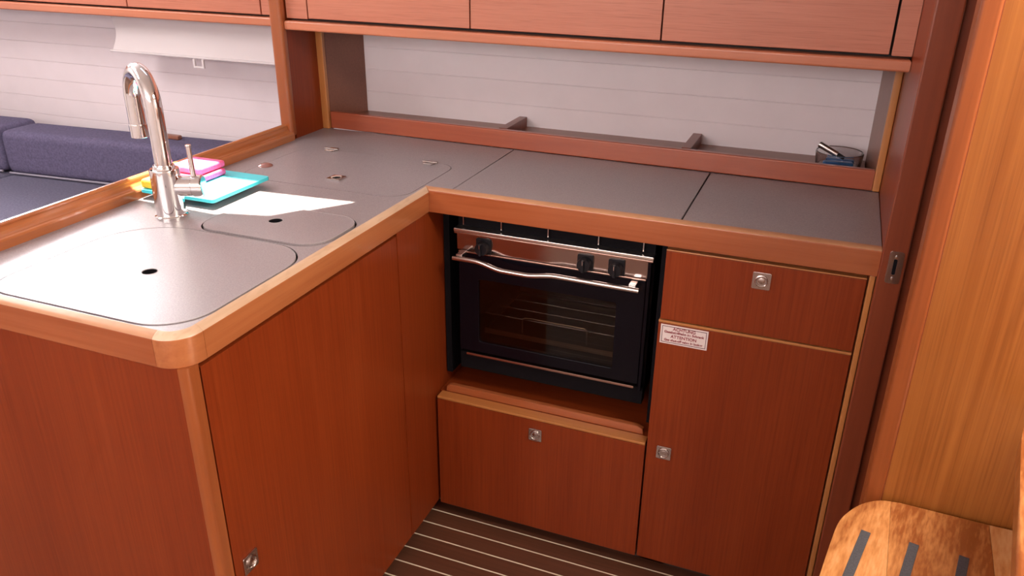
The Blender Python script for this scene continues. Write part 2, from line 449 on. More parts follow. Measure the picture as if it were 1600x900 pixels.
# ================================================================= LOCK (shared shape)
def lock(parent, pos, axis, s=0.0365, tilt=0.0):
    """square push-button catch: plate, ring and recessed button"""
    x, y, z = pos
    w = Vector(axis)
    side = Vector((0, 0, 1)).cross(w)
    def plate(sz, h0, h1, r, b):
        mb = MB()
        pts = rrect(-sz / 2, sz / 2, -sz / 2, sz / 2, r, 4)
        mb.prism(pts, h0, h1, 'Z', b)
        T = Matrix((side, Vector((0, 0, 1)), w)).transposed().to_4x4(); T.translation = Vector(pos)
        bmesh.ops.transform(mb.bm, matrix=T, verts=mb.bm.verts)
        return mb
    p = plate(s, 0.0, 0.0035, 0.003, 0.0012).build('lock', M_NICKEL, parent)
    mb = MB().lathe([(0.0120, 0.003), (0.0128, 0.0055), (0.0112, 0.0062), (0.0098, 0.0050), (0.0092, 0.0020), (0, 0.0018)], pos, axis, 24)
    mb.lathe([(0, 0.0042), (0.0050, 0.0042), (0.0064, 0.0036), (0.0068, 0.0018)], pos, axis, 20)
    q = mb.build('lock_button', M_NICKEL, p if parent.parent is None else parent)
    return p

# ================================================================= LEFT ARM CABINET
H = 0.9095
ZR = 0.8545                      # under side of the fiddle rail
isl = thing('sink_cabinet', 'mahogany cabinet under the sink worktop, with tall door and rounded corner post', 'cabinet', (-0.27, -0.38, 0.0))
MB().box(-0.535, -0.030, -0.756, 0.385, 0.030, ZR - 0.002).build('carcass', M_GAP, isl)
MB().box(-0.605, -0.0205, -0.770, -0.754, 0.030, ZR - 0.0005, 0.001).build('end_panel', M_VEN_Z, isl)
# rounded corner post
def corner_post():
    pts = [(-0.0200, -0.7705)]
    for k in range(9):
        a = math.radians(-90 + 90 * k / 8)
        pts.append((-0.019 + 0.013 * math.cos(a), -0.7575 + 0.013 * math.sin(a)))
    pts += [(-0.006, -0.7425), (-0.0200, -0.7425)]
    MB().prism(pts, 0.030, ZR - 0.0005, 'Z').build('corner_post', M_SOLID_Z, isl)
corner_post()
ld = MB().box(-0.026, -0.006, -0.7392, -0.1430, 0.034, ZR - 0.010, 0.0012).build('door', M_VEN_Z, isl)
lock(ld, (-0.006, -0.703, 0.437), (1, 0, 0))
MB().box(-0.026, -0.006, -0.1405, 0.385, 0.034, ZR - 0.0005, 0.001).build('side_panel', M_VEN_Z, isl)
MB().box(-0.50, -0.028, -0.73, 0.38, 0.0, 0.031).build('kick_board', M_GAP, isl)

# ================================================================= LOCKER UNDER THE OVEN
bin_ = thing('oven_locker', 'low locker below the oven, tilt-down front with lipped ledge', 'cabinet', (0.265, 0.2, 0.0))
bf = MB().box(0.001, 0.5335, 0.006, 0.022, 0.032, 0.3575, 0.0012).build('flap_front', M_VEN_Z, bin_)
lock(bf, (0.2655, 0.006, 0.3185), (0, -1, 0), 0.034)
MB().box(0.001, 0.5335, 0.0055, 0.036, 0.3580, 0.3660, 0.0025).build('top_lipping', M_LIPX, bin_)
# raised ledge strip with clipped ends
MB().prism([(0.012, 0.3660), (0.014, 0.380), (0.026, 0.3865), (0.506, 0.3865), (0.519, 0.380), (0.521, 0.3660)], 0.036, 0.050, 'Y', 0.002).build('ledge_strip', M_SOLID_X, bin_)
MB().box(-0.004, 0.5365, 0.036, 0.385, 0.350, 0.3655).build('ledge_board', M_VEN_DX, bin_)
MB().box(0.001, 0.5335, 0.030, 0.384, 0.032, 0.3495).build('carcass', M_GAP, bin_)
MB().box(0.0, 0.60, 0.040, 0.30, 0.0, 0.031).build('kick_board', M_GAP, bin_)
MB().box(-0.004, 0.5365, 0.385, 0.390, 0.0, ZR - 0.001).build('back_board', M_DARK, bin_)

# ================================================================= RIGHT CABINET
dc = thing('drawer_cabinet', 'mahogany cabinet right of the oven, one drawer over a tall door', 'cabinet', (0.74, 0.2, 0.0))
MB().box(0.5385, 0.9365, 0.024, 0.384, 0.032, ZR - 0.001).build('carcass', M_VEN_Z, dc)
dr = MB().box(0.5400, 0.9225, 0.006, 0.0235, 0.6880, 0.8425, 0.0012).build('drawer', M_VEN_Z, dc)
lock(dr, (0.7333, 0.006, 0.8090), (0, -1, 0))
MB().box(0.5400, 0.9225, 0.0055, 0.0235, 0.8430, 0.8460, 0.001).build('drawer_lipping', M_LIPX, dc)
dd = MB().box(0.5375, 0.9225, 0.006, 0.0235, 0.034, 0.6790, 0.0012).build('door', M_VEN_Z, dc)
lock(dd, (0.5775, 0.006, 0.3525), (0, -1, 0), 0.034)
MB().box(0.5375, 0.9225, 0.0050, 0.0235, 0.6795, 0.6850, 0.0012).build('door_lipping', M_LIPX, dc)
MB().box(0.9255, 0.9365, 0.0045, 0.024, 0.030, ZR - 0.001, 0.0025).build('stile', M_LIP, dc)
MB().box(0.5400, 0.93, 0.040, 0.30, 0.0, 0.031).build('kick_board', M_GAP, dc)
# warning sticker on the door
SX0, SX1, SZ0, SZ1 = 0.5435, 0.6440, 0.6315, 0.6765
stk = MB().box(SX0, SX1, 0.0052, 0.0058, SZ0, SZ1).build('warning_sticker', M_STICK, dc, smooth=False)
stk['label'] = 'white gas warning sticker with dark red print'
mb = MB()
g, tk = 0.0032, 0.0011
for (a, b, c, d) in ((SX0 + g, SX1 - g, SZ1 - g - tk, SZ1 - g), (SX0 + g, SX1 - g, SZ0 + g, SZ0 + g + tk), (SX0 + g, SX0 + g + tk, SZ0 + g, SZ1 - g), (SX1 - g - tk, SX1 - g, SZ0 + g, SZ1 - g)):
    mb.box(a, b, 0.0048, 0.0053, c, d)
mb.build('border', M_STICKBORDER, stk, smooth=False)
for (s, zc, sz) in (('ACHTUNG', 0.6680, 0.0098), ('Gasabstellhahn im Schrank', 0.6600, 0.0078), ('ATTENTION', 0.6500, 0.0098), ('Gas shut-off valve in locker', 0.6410, 0.0074)):
    me = text_mesh(s, sz)
    me.transform(Matrix.Rotation(PI / 2, 4, 'X'))
    me.transform(Matrix.Translation(((SX0 + SX1) / 2, 0.0048, zc)))
    link_mesh('lettering', me, M_STICKRED, stk, smooth=False)

# ================================================================= WORKTOP
ZW = 0.908
LE = -0.778; RC = 0.046
wt = thing('worktop', 'grey laminate L-shaped galley worktop edged with varnished mahogany rails', 'worktop', (-0.27, -0.2, ZR))
BIG = rrect(-0.424, -0.0195, -0.7575, -0.412, (0.080, 0.085, 0.120, 0.060), 10)
SMALL = rrect(-0.305, -0.0215, -0.402, -0.235, (0.055, 0.055, 0.055, 0.045), 10)
FRIDGE = rrect(-0.462, -0.0235, -0.085, 0.198, (0.055, 0.045, 0.045, 0.055), 10)
def grow(pts, d):
    cx = sum(p[0] for p in pts) / len(pts); cy = sum(p[1] for p in pts) / len(pts)
    out = []
    n = len(pts)
    for i in range(n):
        a = Vector(pts[i - 1]); b = Vector(pts[(i + 1) % n])
        t = (b - a).normalized(); nrm = Vector((t.y, -t.x))
        out.append((pts[i][0] + nrm.x * d, pts[i][1] + nrm.y * d))
    return out
XS1, XS2 = 0.0505, 0.5600
outer = [(-0.534, -0.765)] + [(-RC + (RC - 0.0125) * math.cos(math.radians(a)), LE + RC + (RC - 0.0125) * math.sin(math.radians(a))) for a in range(-90, 1, 10)] + [(-0.0125, 0.017), (XS1 - 0.003, 0.017), (XS1 - 0.003, yb(XS1, 0.398)), (-0.541, yb(-0.541, 0.398)), (-0.541, -0.60)]
me = plate_mesh('sink_top', outer, [grow(BIG, 0.0035), grow(SMALL, 0.0040), grow(FRIDGE, 0.0015)], ZW - 0.022, ZW)
link_mesh('sink_top', me, M_TOP, wt, smooth=False)
MB().prism([(XS2 + 0.003, 0.0175), (XB - 0.001, 0.0175), (XB - 0.001, yb(XB, 0.398)), (XS2 + 0.003, yb(XS2, 0.398))], ZW - 0.022, ZW, 'Z', 0.0008).build('end_top', M_TOP, wt)
for x in (XS1 - 0.0029, XS2 + 0.0003):
    MB().box(x, x + 0.0026, 0.020, yb(x, 0.396), ZW - 0.018, ZW - 0.0025).build('joint_shade', M_DARK, wt)  # dark strips put in for the shade inside the joints
# dark slabs below the lids, put in for the shade seen through the gaps
MB().box(-0.53, -0.016, -0.740, 0.384, ZR + 0.001, ZR + 0.012).build('under_lid_shade', M_DARK, wt)
MB().box(-0.016, XB - 0.002, 0.021, 0.384, ZR + 0.001, ZR + 0.012).build('under_lid_shade', M_DARK, wt)

def rail_profile(w, rx, rz):
    """(offset inward, z) of the fiddle section, rounded over on the outer top edge"""
    pts = [(0.001, ZR), (0.0, ZR + 0.002), (0.0, H - rz)]
    for k in range(1, 9):
        a = math.radians(180 - 90 * k / 8); pts.append((rx + rx * math.cos(a), H - rz + rz * math.sin(a)))
    pts += [(w - 0.001, H), (w, H - 0.001), (w, ZR)]
    return pts
def sweep(path, prof, name, m, parent):
    """path: list of (point on outer face, inward normal); ends are left as cut planes"""
    mb = MB(); rings = []
    for (p, nrm) in path:
        rings.append([mb.bm.verts.new(Vector((p[0] + nrm[0] * o, p[1] + nrm[1] * o, z))) for (o, z) in prof])
    n = len(prof)
    for i in range(len(rings) - 1):
        for k in range(n):
            mb.bm.faces.new((rings[i][k], rings[i][(k + 1) % n], rings[i + 1][(k + 1) % n], rings[i + 1][k]))
    mb.bm.faces.new(rings[0]); mb.bm.faces.new(rings[-1][::-1])
    return mb.build(name, m, parent)
PF = [(0.001, ZR), (0.0, ZR + 0.002), (0.0, H - 0.0062), (0.0010, H - 0.0042), (0.0075, H - 0.0012), (0.019, H - 0.0010), (0.019, ZR)]
PS = [(0.001, ZR), (0.0, ZR + 0.002), (0.0, H - 0.0098), (0.0010, H - 0.0080), (0.0070, H - 0.0030), (0.0145, H - 0.0010), (0.0145, ZR)]
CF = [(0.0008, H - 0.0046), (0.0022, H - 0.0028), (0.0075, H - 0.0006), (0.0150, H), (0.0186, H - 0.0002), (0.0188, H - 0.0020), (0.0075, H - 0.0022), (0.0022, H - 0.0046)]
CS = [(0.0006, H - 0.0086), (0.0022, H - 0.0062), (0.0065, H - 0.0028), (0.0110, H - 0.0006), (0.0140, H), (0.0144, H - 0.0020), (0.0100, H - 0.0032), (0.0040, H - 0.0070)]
sweep([((XB - 0.001, 0.0), (0, 1)), ((0.0003, 0.0), (-1, 1))], PF, 'front_rail', M_SOLID_X, wt)
sweep([((XB - 0.0012, 0.0), (0, 1)), ((0.0003, 0.0), (-1, 1))], CF, 'lit_worn_edge', M_LITWORNX, wt)  # pale strip on the rail: wear and caught light in its colour
sweep([((0.0, -0.0003), (-1, 1)), ((0.0, LE + RC + 0.004), (-1, 0))], PS, 'side_rail', M_SOLID_Y, wt)
sweep([((0.0, -0.0003), (-1, 1)), ((0.0, LE + RC + 0.0038), (-1, 0))], CS, 'lit_worn_edge', M_LITWORN, wt)
arc = []
for k in range(13):
    a = math.radians(0 - 90 * k / 12)
    n_ = (-math.cos(a), -math.sin(a))
    arc.append(((-RC + RC * math.cos(a), LE + RC + RC * math.sin(a)), n_))
arc = [((0.0, LE + RC + 0.0035), (-1, 0))] + arc + [((-RC - 0.0035, LE), (0, 1))]
sweep(arc, PS, 'corner_rail', M_SOLID_Y, wt)
sweep(arc, CS, 'lit_worn_edge', M_LITWORN, wt)
sweep([((-RC - 0.004, LE), (0, 1)), ((-0.600, LE), (0, 1))], PS, 'end_rail', M_SOLID_X, wt)
sweep([((-RC - 0.0038, LE), (0, 1)), ((-0.600, LE), (0, 1))], CS, 'lit_worn_edge', M_LITWORNX, wt)
# high rail on the saloon side: two steps, rounded ridge
hp = [(-0.5335, ZR + 0.02), (-0.5335, ZW + 0.0150), (-0.5350, ZW + 0.0185), (-0.5385, ZW + 0.0200), (-0.5430, ZW + 0.0205), (-0.5480, ZW + 0.0225), (-0.5520, ZW + 0.0265), (-0.5545, ZW + 0.0320), (-0.5550, ZW + 0.0345), (-0.5540, ZW + 0.0355), (-0.5550, ZW + 0.0385), (-0.5585, ZW + 0.0410), (-0.5640, ZW + 0.0410), (-0.5690, ZW + 0.038), (-0.572, ZW + 0.030), (-0.5735, ZW + 0.01), (-0.5735, ZR)]
def saloon_rail():
    mb = MB()
    a = [mb.bm.verts.new(Vector((x, LE + 0.0147, z))) for (x, z) in hp]
    b = [mb.bm.verts.new(Vector((x - 0.0, 0.252, z))) for (x, z) in hp]
    n = len(hp)
    mb.bm.faces.new(a); mb.bm.faces.new(b[::-1])
    for i in range(n): mb.bm.faces.new((a[i], b[i], b[(i + 1) % n], a[(i + 1) % n]))
    mb.build('saloon_rail', M_SOLID_Y, wt, smooth=False)
saloon_rail()
# lids lying in the worktop
def lid(name, label, outline, hole, drop=0.0, parent_only=False):
    xs = [p[0] for p in outline]; ys_ = [p[1] for p in outline]
    t = thing(name, label, 'cover', (sum(xs) / len(xs), sum(ys_) / len(ys_), ZW - 0.018))
    me = plate_mesh('lid_panel', outline, [hole] if hole else [], ZW - 0.018, ZW + drop)
    link_mesh('lid_panel', me, M_TOP, t, smooth=False)
    e = grow(outline, -0.0005)
    rims = ([(e, 0.0005)] if hole else []) + ([(grow(hole, 0.0008), 0.0007)] if hole else [])
    for poly, r in rims:
        n = len(poly)
        q = [Vector((p[0], p[1], ZW + drop)) for p in poly]
        q = [q[i] for i in range(n) if (q[i] - q[i - 1]).length > 1e-5]
        MB().tube(q + [q[0], q[1]], r, 6, caps=False).build('edge_highlight', M_EDGEGLINT, t)  # painted highlight round the lid and its finger hole
    # painted shade: dark ring in the lid gap, dark sleeve in the finger hole
    if hole:
        g2 = grow(outline, 0.0017); n = len(g2)
        q = [Vector((p[0], p[1], ZW - 0.0042)) for p in g2]
        q = [q[i] for i in range(n) if (q[i] - q[i - 1]).length > 1e-5]
        MB().tube(q + [q[0], q[1]], 0.0015, 6, caps=False).build('gap_shade', M_DARK, t)
        hx = sum(p[0] for p in hole) / len(hole); hy = sum(p[1] for p in hole) / len(hole); hr = hole[0][0] - hx
        MB().lathe([(hr - 0.0001, drop - 0.0006), (hr - 0.0008, drop - 0.0008), (hr - 0.0008, -0.017), (0.0, -0.017)], (hx, hy, ZW), (0, 0, 1), 24).build('hole_shade', M_DARK, t)
    return t
lid('sink_cover', 'large grey sink lid with rounded corners and oval finger hole, at the worktop end', BIG, ellipse(-0.2215, -0.601, 0.0125, 0.0125), 0.0006)
lid('drainer_cover', 'small grey lid with oval finger hole beside the sunlit patch', SMALL, ellipse(-0.179, -0.312, 0.0135, 0.0135), 0.0030)
fr = lid('fridge_hatch', 'grey fridge lid with two small hinges and a chrome pull latch', FRIDGE, None, 0.0003)
cap = MB().lathe([(0, 0.0070), (0.006, 0.0067), (0.012, 0.0050), (0.0165, 0.0027), (0.018, 0.0005), (0.0, 0.0005)], (-0.4480, 0.0105, ZW), (0, 0, 1), 28).build('brown_cap', M_BROWNCAP, fr)
cap['label'] = 'brown domed cap near the rounded corner'
def latch():
    mb = MB().prism(rrect(-0.2505, -0.2155, -0.0285, 0.0065, 0.003, 4), ZW + 0.0003, ZW + 0.0032, 'Z', 0.0008)
    p = mb.build('latch_plate', M_SATIN, fr)
    MB().lathe([(0.0095, 0.0), (0.0095, 0.0012), (0.0, 0.0014)], (-0.233, -0.011, ZW + 0.0026), (0, 0, 1), 20).build('latch_well', M_BLACK, p)
    MB().tube([(-0.243, -0.0185, ZW + 0.0042), (-0.233, -0.011, ZW + 0.0055), (-0.224, -0.004, ZW + 0.0042)], 0.0028, 8).build('latch_ring', M_CHROME, p)
latch()
for (hx, hy) in ((-0.385, 0.202), (-0.094, 0.192)):
    mb = MB()
    for s in (-1, 1):
        mb.prism([(hx - 0.018, hy + s * 0.003), (hx + 0.018, hy + s * 0.003), (hx + 0.011, hy + s * 0.017), (hx - 0.011, hy + s * 0.017)], ZW + 0.0006, ZW + 0.0020, 'Z', 0.0004, 1)
    mb.tube([(hx - 0.020, hy, ZW + 0.003), (hx + 0.020, hy, ZW + 0.003)], 0.0024, 8)
    mb.build('hinge', M_NICKEL, fr)
tag(MB().prism([(XS1, 0.0195), (XS2, 0.0195), (XS2, yb(XS2, 0.397)), (XS1, yb(XS1, 0.397))], ZW - 0.018, ZW + 0.0004, 'Z', 0.0008).build('stove_cover', M_TOP, origin=(0.305, 0.2, ZW - 0.018)),
    'flat grey cover panel over the stove, between two dark joints', 'cover')

# ================================================================= OVEN
OY = 0.056
ov = thing('gas_oven', 'black built-in gas oven with steel control panel and wavy towel-bar handle', 'oven', (0.27, 0.2, 0.42))
mb = MB()
OX0, OX1 = 0.040, 0.506
# hollow body, open at the window
mb.box(OX0, OX0 + 0.055, OY + 0.018, 0.36, 0.452, 0.80)
mb.box(OX1 - 0.055, OX1, OY + 0.018, 0.36, 0.452, 0.80)
mb.box(OX0 + 0.055, OX1 - 0.055, OY + 0.018, 0.36, 0.74, 0.80)
mb.box(OX0 + 0.055, OX1 - 0.055, OY + 0.018, 0.36, 0.452, 0.495)
mb.box(OX0 + 0.055, OX1 - 0.055, 0.34, 0.36, 0.495, 0.74)
mb.build('body', M_BLACK, ov)
MB().box(-0.003, 0.012, 0.075, 0.33, 0.40, 0.846).build('side_shade', M_DARK, ov)  # dark sheets put in for the shade on both sides of the oven
MB().box(0.525, 0.5365, 0.040, 0.33, 0.40, 0.846).build('side_shade', M_DARK, ov)
MB().box(OX0, OX1, OY + 0.012, OY + 0.03, 0.806, 0.850).build('burner_screen', M_DARK, ov)
for xx in (0.055, 0.150, 0.263, 0.380, 0.480):
    MB().box(xx, xx + 0.0022, OY + 0.004, OY + 0.013, 0.812, 0.848).build('screen_rib', M_SATIN, ov)
# steel control panel and top trim bars
MB().box(OX0 + 0.001, OX1 - 0.008, OY, OY + 0.018, 0.7515, 0.793, 0.001).build('control_panel', M_STEEL, ov)
tr = MB().box(OX0 - 0.002, OX1 + 0.002, OY - 0.012, OY + 0.02, 0.7985, 0.8075, 0.002).build('top_trim', M_TRIMSTEEL, ov)
MB().box(OX0 - 0.002, OX1 + 0.001, OY - 0.009, OY + 0.015, 0.7935, 0.7975, 0.001).build('trim_bar', M_COPPER, tr)
for kx in (0.1095, 0.3555, 0.4265):
    kz = 0.7685
    k = MB().prism(rrect(kx - 0.0185, kx + 0.0185, kz - 0.0185, kz + 0.0185, 0.004, 4), OY - 0.004, OY - 0.0002, 'Y', 0.001).build('knob', M_BLACKP, ov)
    MB().lathe([(0.0165, 0.0), (0.0160, 0.012), (0.0145, 0.0165), (0, 0.0168)], (kx, OY - 0.004, kz - 0.002), (0, -1, 0), 28).build('dial', M_BLACKP, k)
    MB().box(kx - 0.0028, kx + 0.0028, OY - 0.0275, OY - 0.019, kz - 0.016, kz + 0.012, 0.001).build('grip', M_BLACKP, k)
    MB().box(kx - 0.0008, kx + 0.0008, OY - 0.0280, OY - 0.0270, kz + 0.002, kz + 0.011).build('pointer', M_SATIN, k)
# door
me = plate_mesh('door_frame', rrect(OX0 + 0.006, OX1 - 0.012, 0.487, 0.7465, 0.004, 3), [rrect(0.0965, 0.4315, 0.516, 0.683, 0.006, 4)], -0.009, 0.009, 0.001)
me.transform(Matrix.Rotation(PI / 2, 4, 'X')); me.transform(Matrix.Translation((0, OY + 0.006, 0)))
od = link_mesh('door', me, M_BLACK, ov, smooth=False)
MB().box(0.090, 0.438, OY + 0.001, OY + 0.004, 0.511, 0.688).build('window_pane', M_OVENGLASS, od)
MB().box(OX0 + 0.006, OX1 - 0.012, OY - 0.005, OY + 0.012, 0.7470, 0.7505, 0.001).build('door_trim', M_COPPER, od)
MB().box(OX0 + 0.024, OX1 - 0.020, OY - 0.007, OY + 0.008, 0.4765, 0.4825, 0.001).build('lower_trim', M_COPPER, ov)
MB().box(OX0 + 0.002, OX1, OY + 0.006, OY + 0.035, 0.430, 0.476, 0.002).build('plinth', M_DARK, ov)
MB().box(OX1 - 0.011, OX1 - 0.003, OY - 0.004, OY + 0.02, 0.470, 0.795, 0.002).build('side_strip', M_BLACK, ov)
# handle: a bar with a shallow wave, on two brackets
hy = OY - 0.034
pts = []
for k in range(41):
    t = k / 40
    x = 0.046 + t * (0.486 - 0.046)
    dip = 0.0
    if 0.12 < t: dip = 0.5 - 0.5 * math.cos(PI * min(1, (t - 0.12) / 0.17))
    rise = 0.0
    if t > 0.40: rise = 0.5 - 0.5 * math.cos(PI * min(1, (t - 0.40) / 0.18))
    pts.append((x, hy, 0.7425 - 0.013 * dip + 0.010 * rise - 0.004 * t))
hd = MB().tube(pts, 0.0058, 14).build('handle', M_HANDLE, od)
for hx, hz in ((0.060, 0.742), (0.470, 0.735)):
    MB().box(hx - 0.008, hx + 0.008, hy + 0.002, OY - 0.002, hz - 0.001, hz + 0.0105, 0.002).build('bracket', M_SATIN, hd)
# cavity, rack and tray seen through the glass
mb = MB()
mb.box(0.096, 0.450, OY + 0.02, 0.338, 0.4955, 0.498); mb.box(0.096, 0.450, 0.334, 0.339, 0.4955, 0.739)
mb.build('cavity_lining', M_OVENIN, ov)
mb = MB()
for k in range(5): mb.tube([(0.100, 0.09 + k * 0.05, 0.580), (0.448, 0.09 + k * 0.05, 0.580)], 0.0013, 6)
for x in (0.100, 0.448): mb.tube([(x, 0.085, 0.580), (x, 0.32, 0.580)], 0.0025, 6)
rk = mb.build('oven_rack', M_NICKEL, ov)
MB().tube([(0.200, 0.080, 0.548), (0.200, 0.080, 0.585), (0.206, 0.080, 0.591), (0.355, 0.080, 0.591), (0.361, 0.080, 0.585), (0.361, 0.080, 0.548)], 0.0018, 8).build('rack_loop', M_RACK, rk)
mb = MB().box(0.102, 0.446, 0.078, 0.32, 0.5315, 0.534)
mb.box(0.102, 0.446, 0.078, 0.081, 0.5335, 0.545)
mb.build('baking_tray', M_RACK, ov)

# ================================================================= SHELF AT THE HULL SIDE
sh = thing('galley_shelf', 'narrow shelf with mahogany fiddle along the hull above the worktop', 'shelf', (0.2, 0.48, ZW))
bar_back(MB(), -0.519, XB - 0.017, 0.398, 0.416, ZW + 0.0005, 0.9565, 0.0035, 3).build('fiddle', M_RED_X, sh)
bar_back(MB(), -0.519, XB - 0.034, 0.416, 0.585, 0.914, 0.930, 0.0).build('shelf_board', M_SHELFWOOD, sh)
for x in (0.008, 0.494):
    MB().prism([(yb(x, 0.418), 0.928), (yb(x, 0.418), 0.957), (0.569, 0.957), (0.569, 0.928)], x - 0.0115, x + 0.0115, 'X', 0.0015).build('divider', M_RED_Z, sh)
MB().box(XB - 0.0165, XB - 0.0005, 0.379, 0.394, ZW + 0.0005, 1.195, 0.003).build('corner_strip', M_LIP, sh)
MB().prism([(XB - 0.0155, 0.3945), (XB - 0.0005, 0.3945), (XB - 0.0005, 0.5695), (XB - 0.0325, 0.5695)], ZW + 0.0005, 1.195, 'Z').build('niche_side', M_SHELFWOOD, sh)

# ================================================================= UPPER LOCKERS OVER THE GALLEY
UY = 0.2655
up = thing('galley_wall_cabinet', 'long mahogany locker above the galley shelf with rounded lip', 'cabinet', (0.2, 0.42, 1.195))
UX0, UX1 = -0.538, XB - 0.001
bar_back(MB(), UX0, UX1, UY - 0.013, UY + 0.03, 1.1935, 1.2170, 0.005, 4).build('lip_rail', M_LIPRAIL, up)
bar_back(MB(), UX0, UX1, UY + 0.022, 0.565, 1.198, 1.64, 0.0).build('carcass', M_GAP, up)
edges = [(UX0, -0.4745), (-0.4705, -0.0170), (-0.0130, 0.4385), (0.4425, 0.8950), (0.9000, UX1)]
for i, (a, b) in enumerate(edges):
    bar_back(MB(), a, b, UY, UY + 0.02, 1.2235 if i not in (0, 4) else 1.2215, 1.64, 0.0012, 1).build('door' if i not in (0, 4) else 'end_filler', M_VEN_X, up)

# ================================================================= SALOON LOCKERS
SY = 0.385
su = thing('saloon_wall_cabinet', 'mahogany locker row above the sofa, left of the partition', 'cabinet', (-1.5, 0.47, 1.18))
MB().box(-2.6, -0.579, SY - 0.012, SY + 0.03, 1.1835, 1.2075, 0.005, 4).build('lip_rail', M_LIPRAIL, su)
MB().box(-2.6, -0.574, SY + 0.022, 0.569, 1.19, 1.38).build('carcass', M_GAP, su)
sx = [-0.579, -0.7035, -1.185, -1.66, -2.13, -2.6]
for i in range(5):
    MB().box(sx[i + 1] + 0.002, sx[i] - 0.002, SY, SY + 0.02, 1.2125, 1.38, 0.0012, 1).build('door' if i else 'end_filler', M_VEN_X, su)

# ================================================================= BLIND below the saloon lockers
bl = thing('window_blind', 'white pull-down blind hanging under the saloon locker', 'blind', (-0.95, 0.44, 1.07))
mb = MB()
n = 10
prof = []
for k in range(n + 1):
    t = k / n
    prof.append((0.438 - 0.010 * t + 0.008 * math.sin(PI * t), 1.183 - 0.107 * t))
f = [mb.bm.verts.new(Vector((-1.320 + 0.012 * math.sin(PI * k / n), y, z))) for k, (y, z) in enumerate(prof)]
g_ = [mb.bm.verts.new(Vector((-0.580, y, z))) for (y, z) in prof]
f2 = [mb.bm.verts.new(v.co + Vector((0, 0.004, 0))) for v in f]; g2 = [mb.bm.verts.new(v.co + Vector((0, 0.004, 0))) for v in g_]
for k in range(n):
    mb.bm.faces.new((f[k], g_[k], g_[k + 1], f[k + 1])); mb.bm.faces.new((f2[k + 1], g2[k + 1], g2[k], f2[k]))
    mb.bm.faces.new((f[k + 1], f2[k + 1], f2[k], f[k])); mb.bm.faces.new((g_[k], g2[k], g2[k + 1], g_[k + 1]))
mb.bm.faces.new((f[0], f2[0], g2[0], g_[0])); mb.bm.faces.new((f[n], g_[n], g2[n], f2[n]))
mb.build('fabric', M_BLIND, bl)
MB().box(-1.330, -0.580, 0.423, 0.435, 1.069, 1.0765, 0.003).build('bottom_bar', M_BLIND, bl)
mb = MB()
mb.box(-1.000, -0.993, 0.418, 0.424, 1.047, 1.0695, 0.001); mb.box(-0.967, -0.960, 0.418, 0.424, 1.047, 1.0695, 0.001); mb.box(-1.000, -0.960, 0.418, 0.424, 1.043, 1.049, 0.001)
mb.build('pull_tab', M_BLIND, bl)

# ================================================================= SOFA
def cushion(name, label, x0, x1, y0a, y0b, dy, z0, z1, m, r=0.03, piping=None, group=None):
    """soft box whose front runs from (x0,y0a) to (x1,y0b)"""
    mb = MB()
    pts = [(x0, y0a), (x1, y0b), (x1, y0b + dy), (x0, y0a + dy)]
    a = [mb.bm.verts.new(Vector((p[0], p[1], z0))) for p in pts]; b = [mb.bm.verts.new(Vector((p[0], p[1], z1))) for p in pts]
    mb.bm.faces.new(a[::-1]); mb.bm.faces.new(b)
    for i in range(4): mb.bm.faces.new((a[i], a[(i + 1) % 4], b[(i + 1) % 4], b[i]))
    bmesh.ops.bevel(mb.bm, geom=list(mb.bm.edges), offset=r, segments=5, affect='EDGES', profile=0.6)
    t = thing(name, label, 'cushion', ((x0 + x1) / 2, (y0a + y0b) / 2 + dy / 2, z0), group)
    mb.build('cover', m, t)
    if piping:
        for (zz, off) in piping:
            MB().tube([(x0 + 0.012, y0a + off, zz), (x1 - 0.012, y0b + off, zz)], 0.0035, 6).build('piping', m if off > 0.01 else M_PIPING, t)
    return t
ya = lambda x: 0.298 + (x + 1.84) * 0.085
so = thing('sofa', 'built-in saloon sofa base behind the galley worktop', 'sofa', (-1.6, 0.3, 0.0))
MB().prism([(-2.9, -0.25), (-0.60, -0.20), (-0.60, 0.568), (-2.9, 0.568)], 0.0, 0.50, 'Z').build('seat_base', M_VEN_X, so)
XC = -1.77
cushion('back_cushion', 'navy sofa back cushion, the long one right of the seam', XC + 0.004, -0.60, ya(XC), ya(-0.6), 0.150, 0.655, 0.803, M_SOFA, 0.028, [(0.660, -0.001)])
cushion('back_cushion', 'navy sofa back cushion at the left, cut off past the seam', -2.85, XC - 0.004, ya(-2.85), ya(XC), 0.165, 0.657, 0.812, M_SOFA, 0.028, [(0.662, -0.001)])
cushion('seat_cushion', 'slate blue sofa seat cushion below the long back cushion', XC + 0.004, -0.60, -0.24, -0.20, 0.70, 0.502, 0.652, M_SEAT, 0.03)
cushion('seat_cushion', 'slate blue sofa seat cushion at the left, past the seam', -2.85, XC - 0.004, -0.28, -0.24, 0.66, 0.502, 0.653, M_SEAT, 0.03)
def wood_toggle():
    x, y, z = -1.155, 0.448, 0.8035
    t = thing('turn_button', 'small brown wooden block on top of the long navy back cushion', 'block', (x, y, z))
    MB().box(x - 0.030, x + 0.030, y - 0.010, y + 0.010, z, z + 0.014, 0.004).build('block', M_SHELFWOOD, t)
wood_toggle()

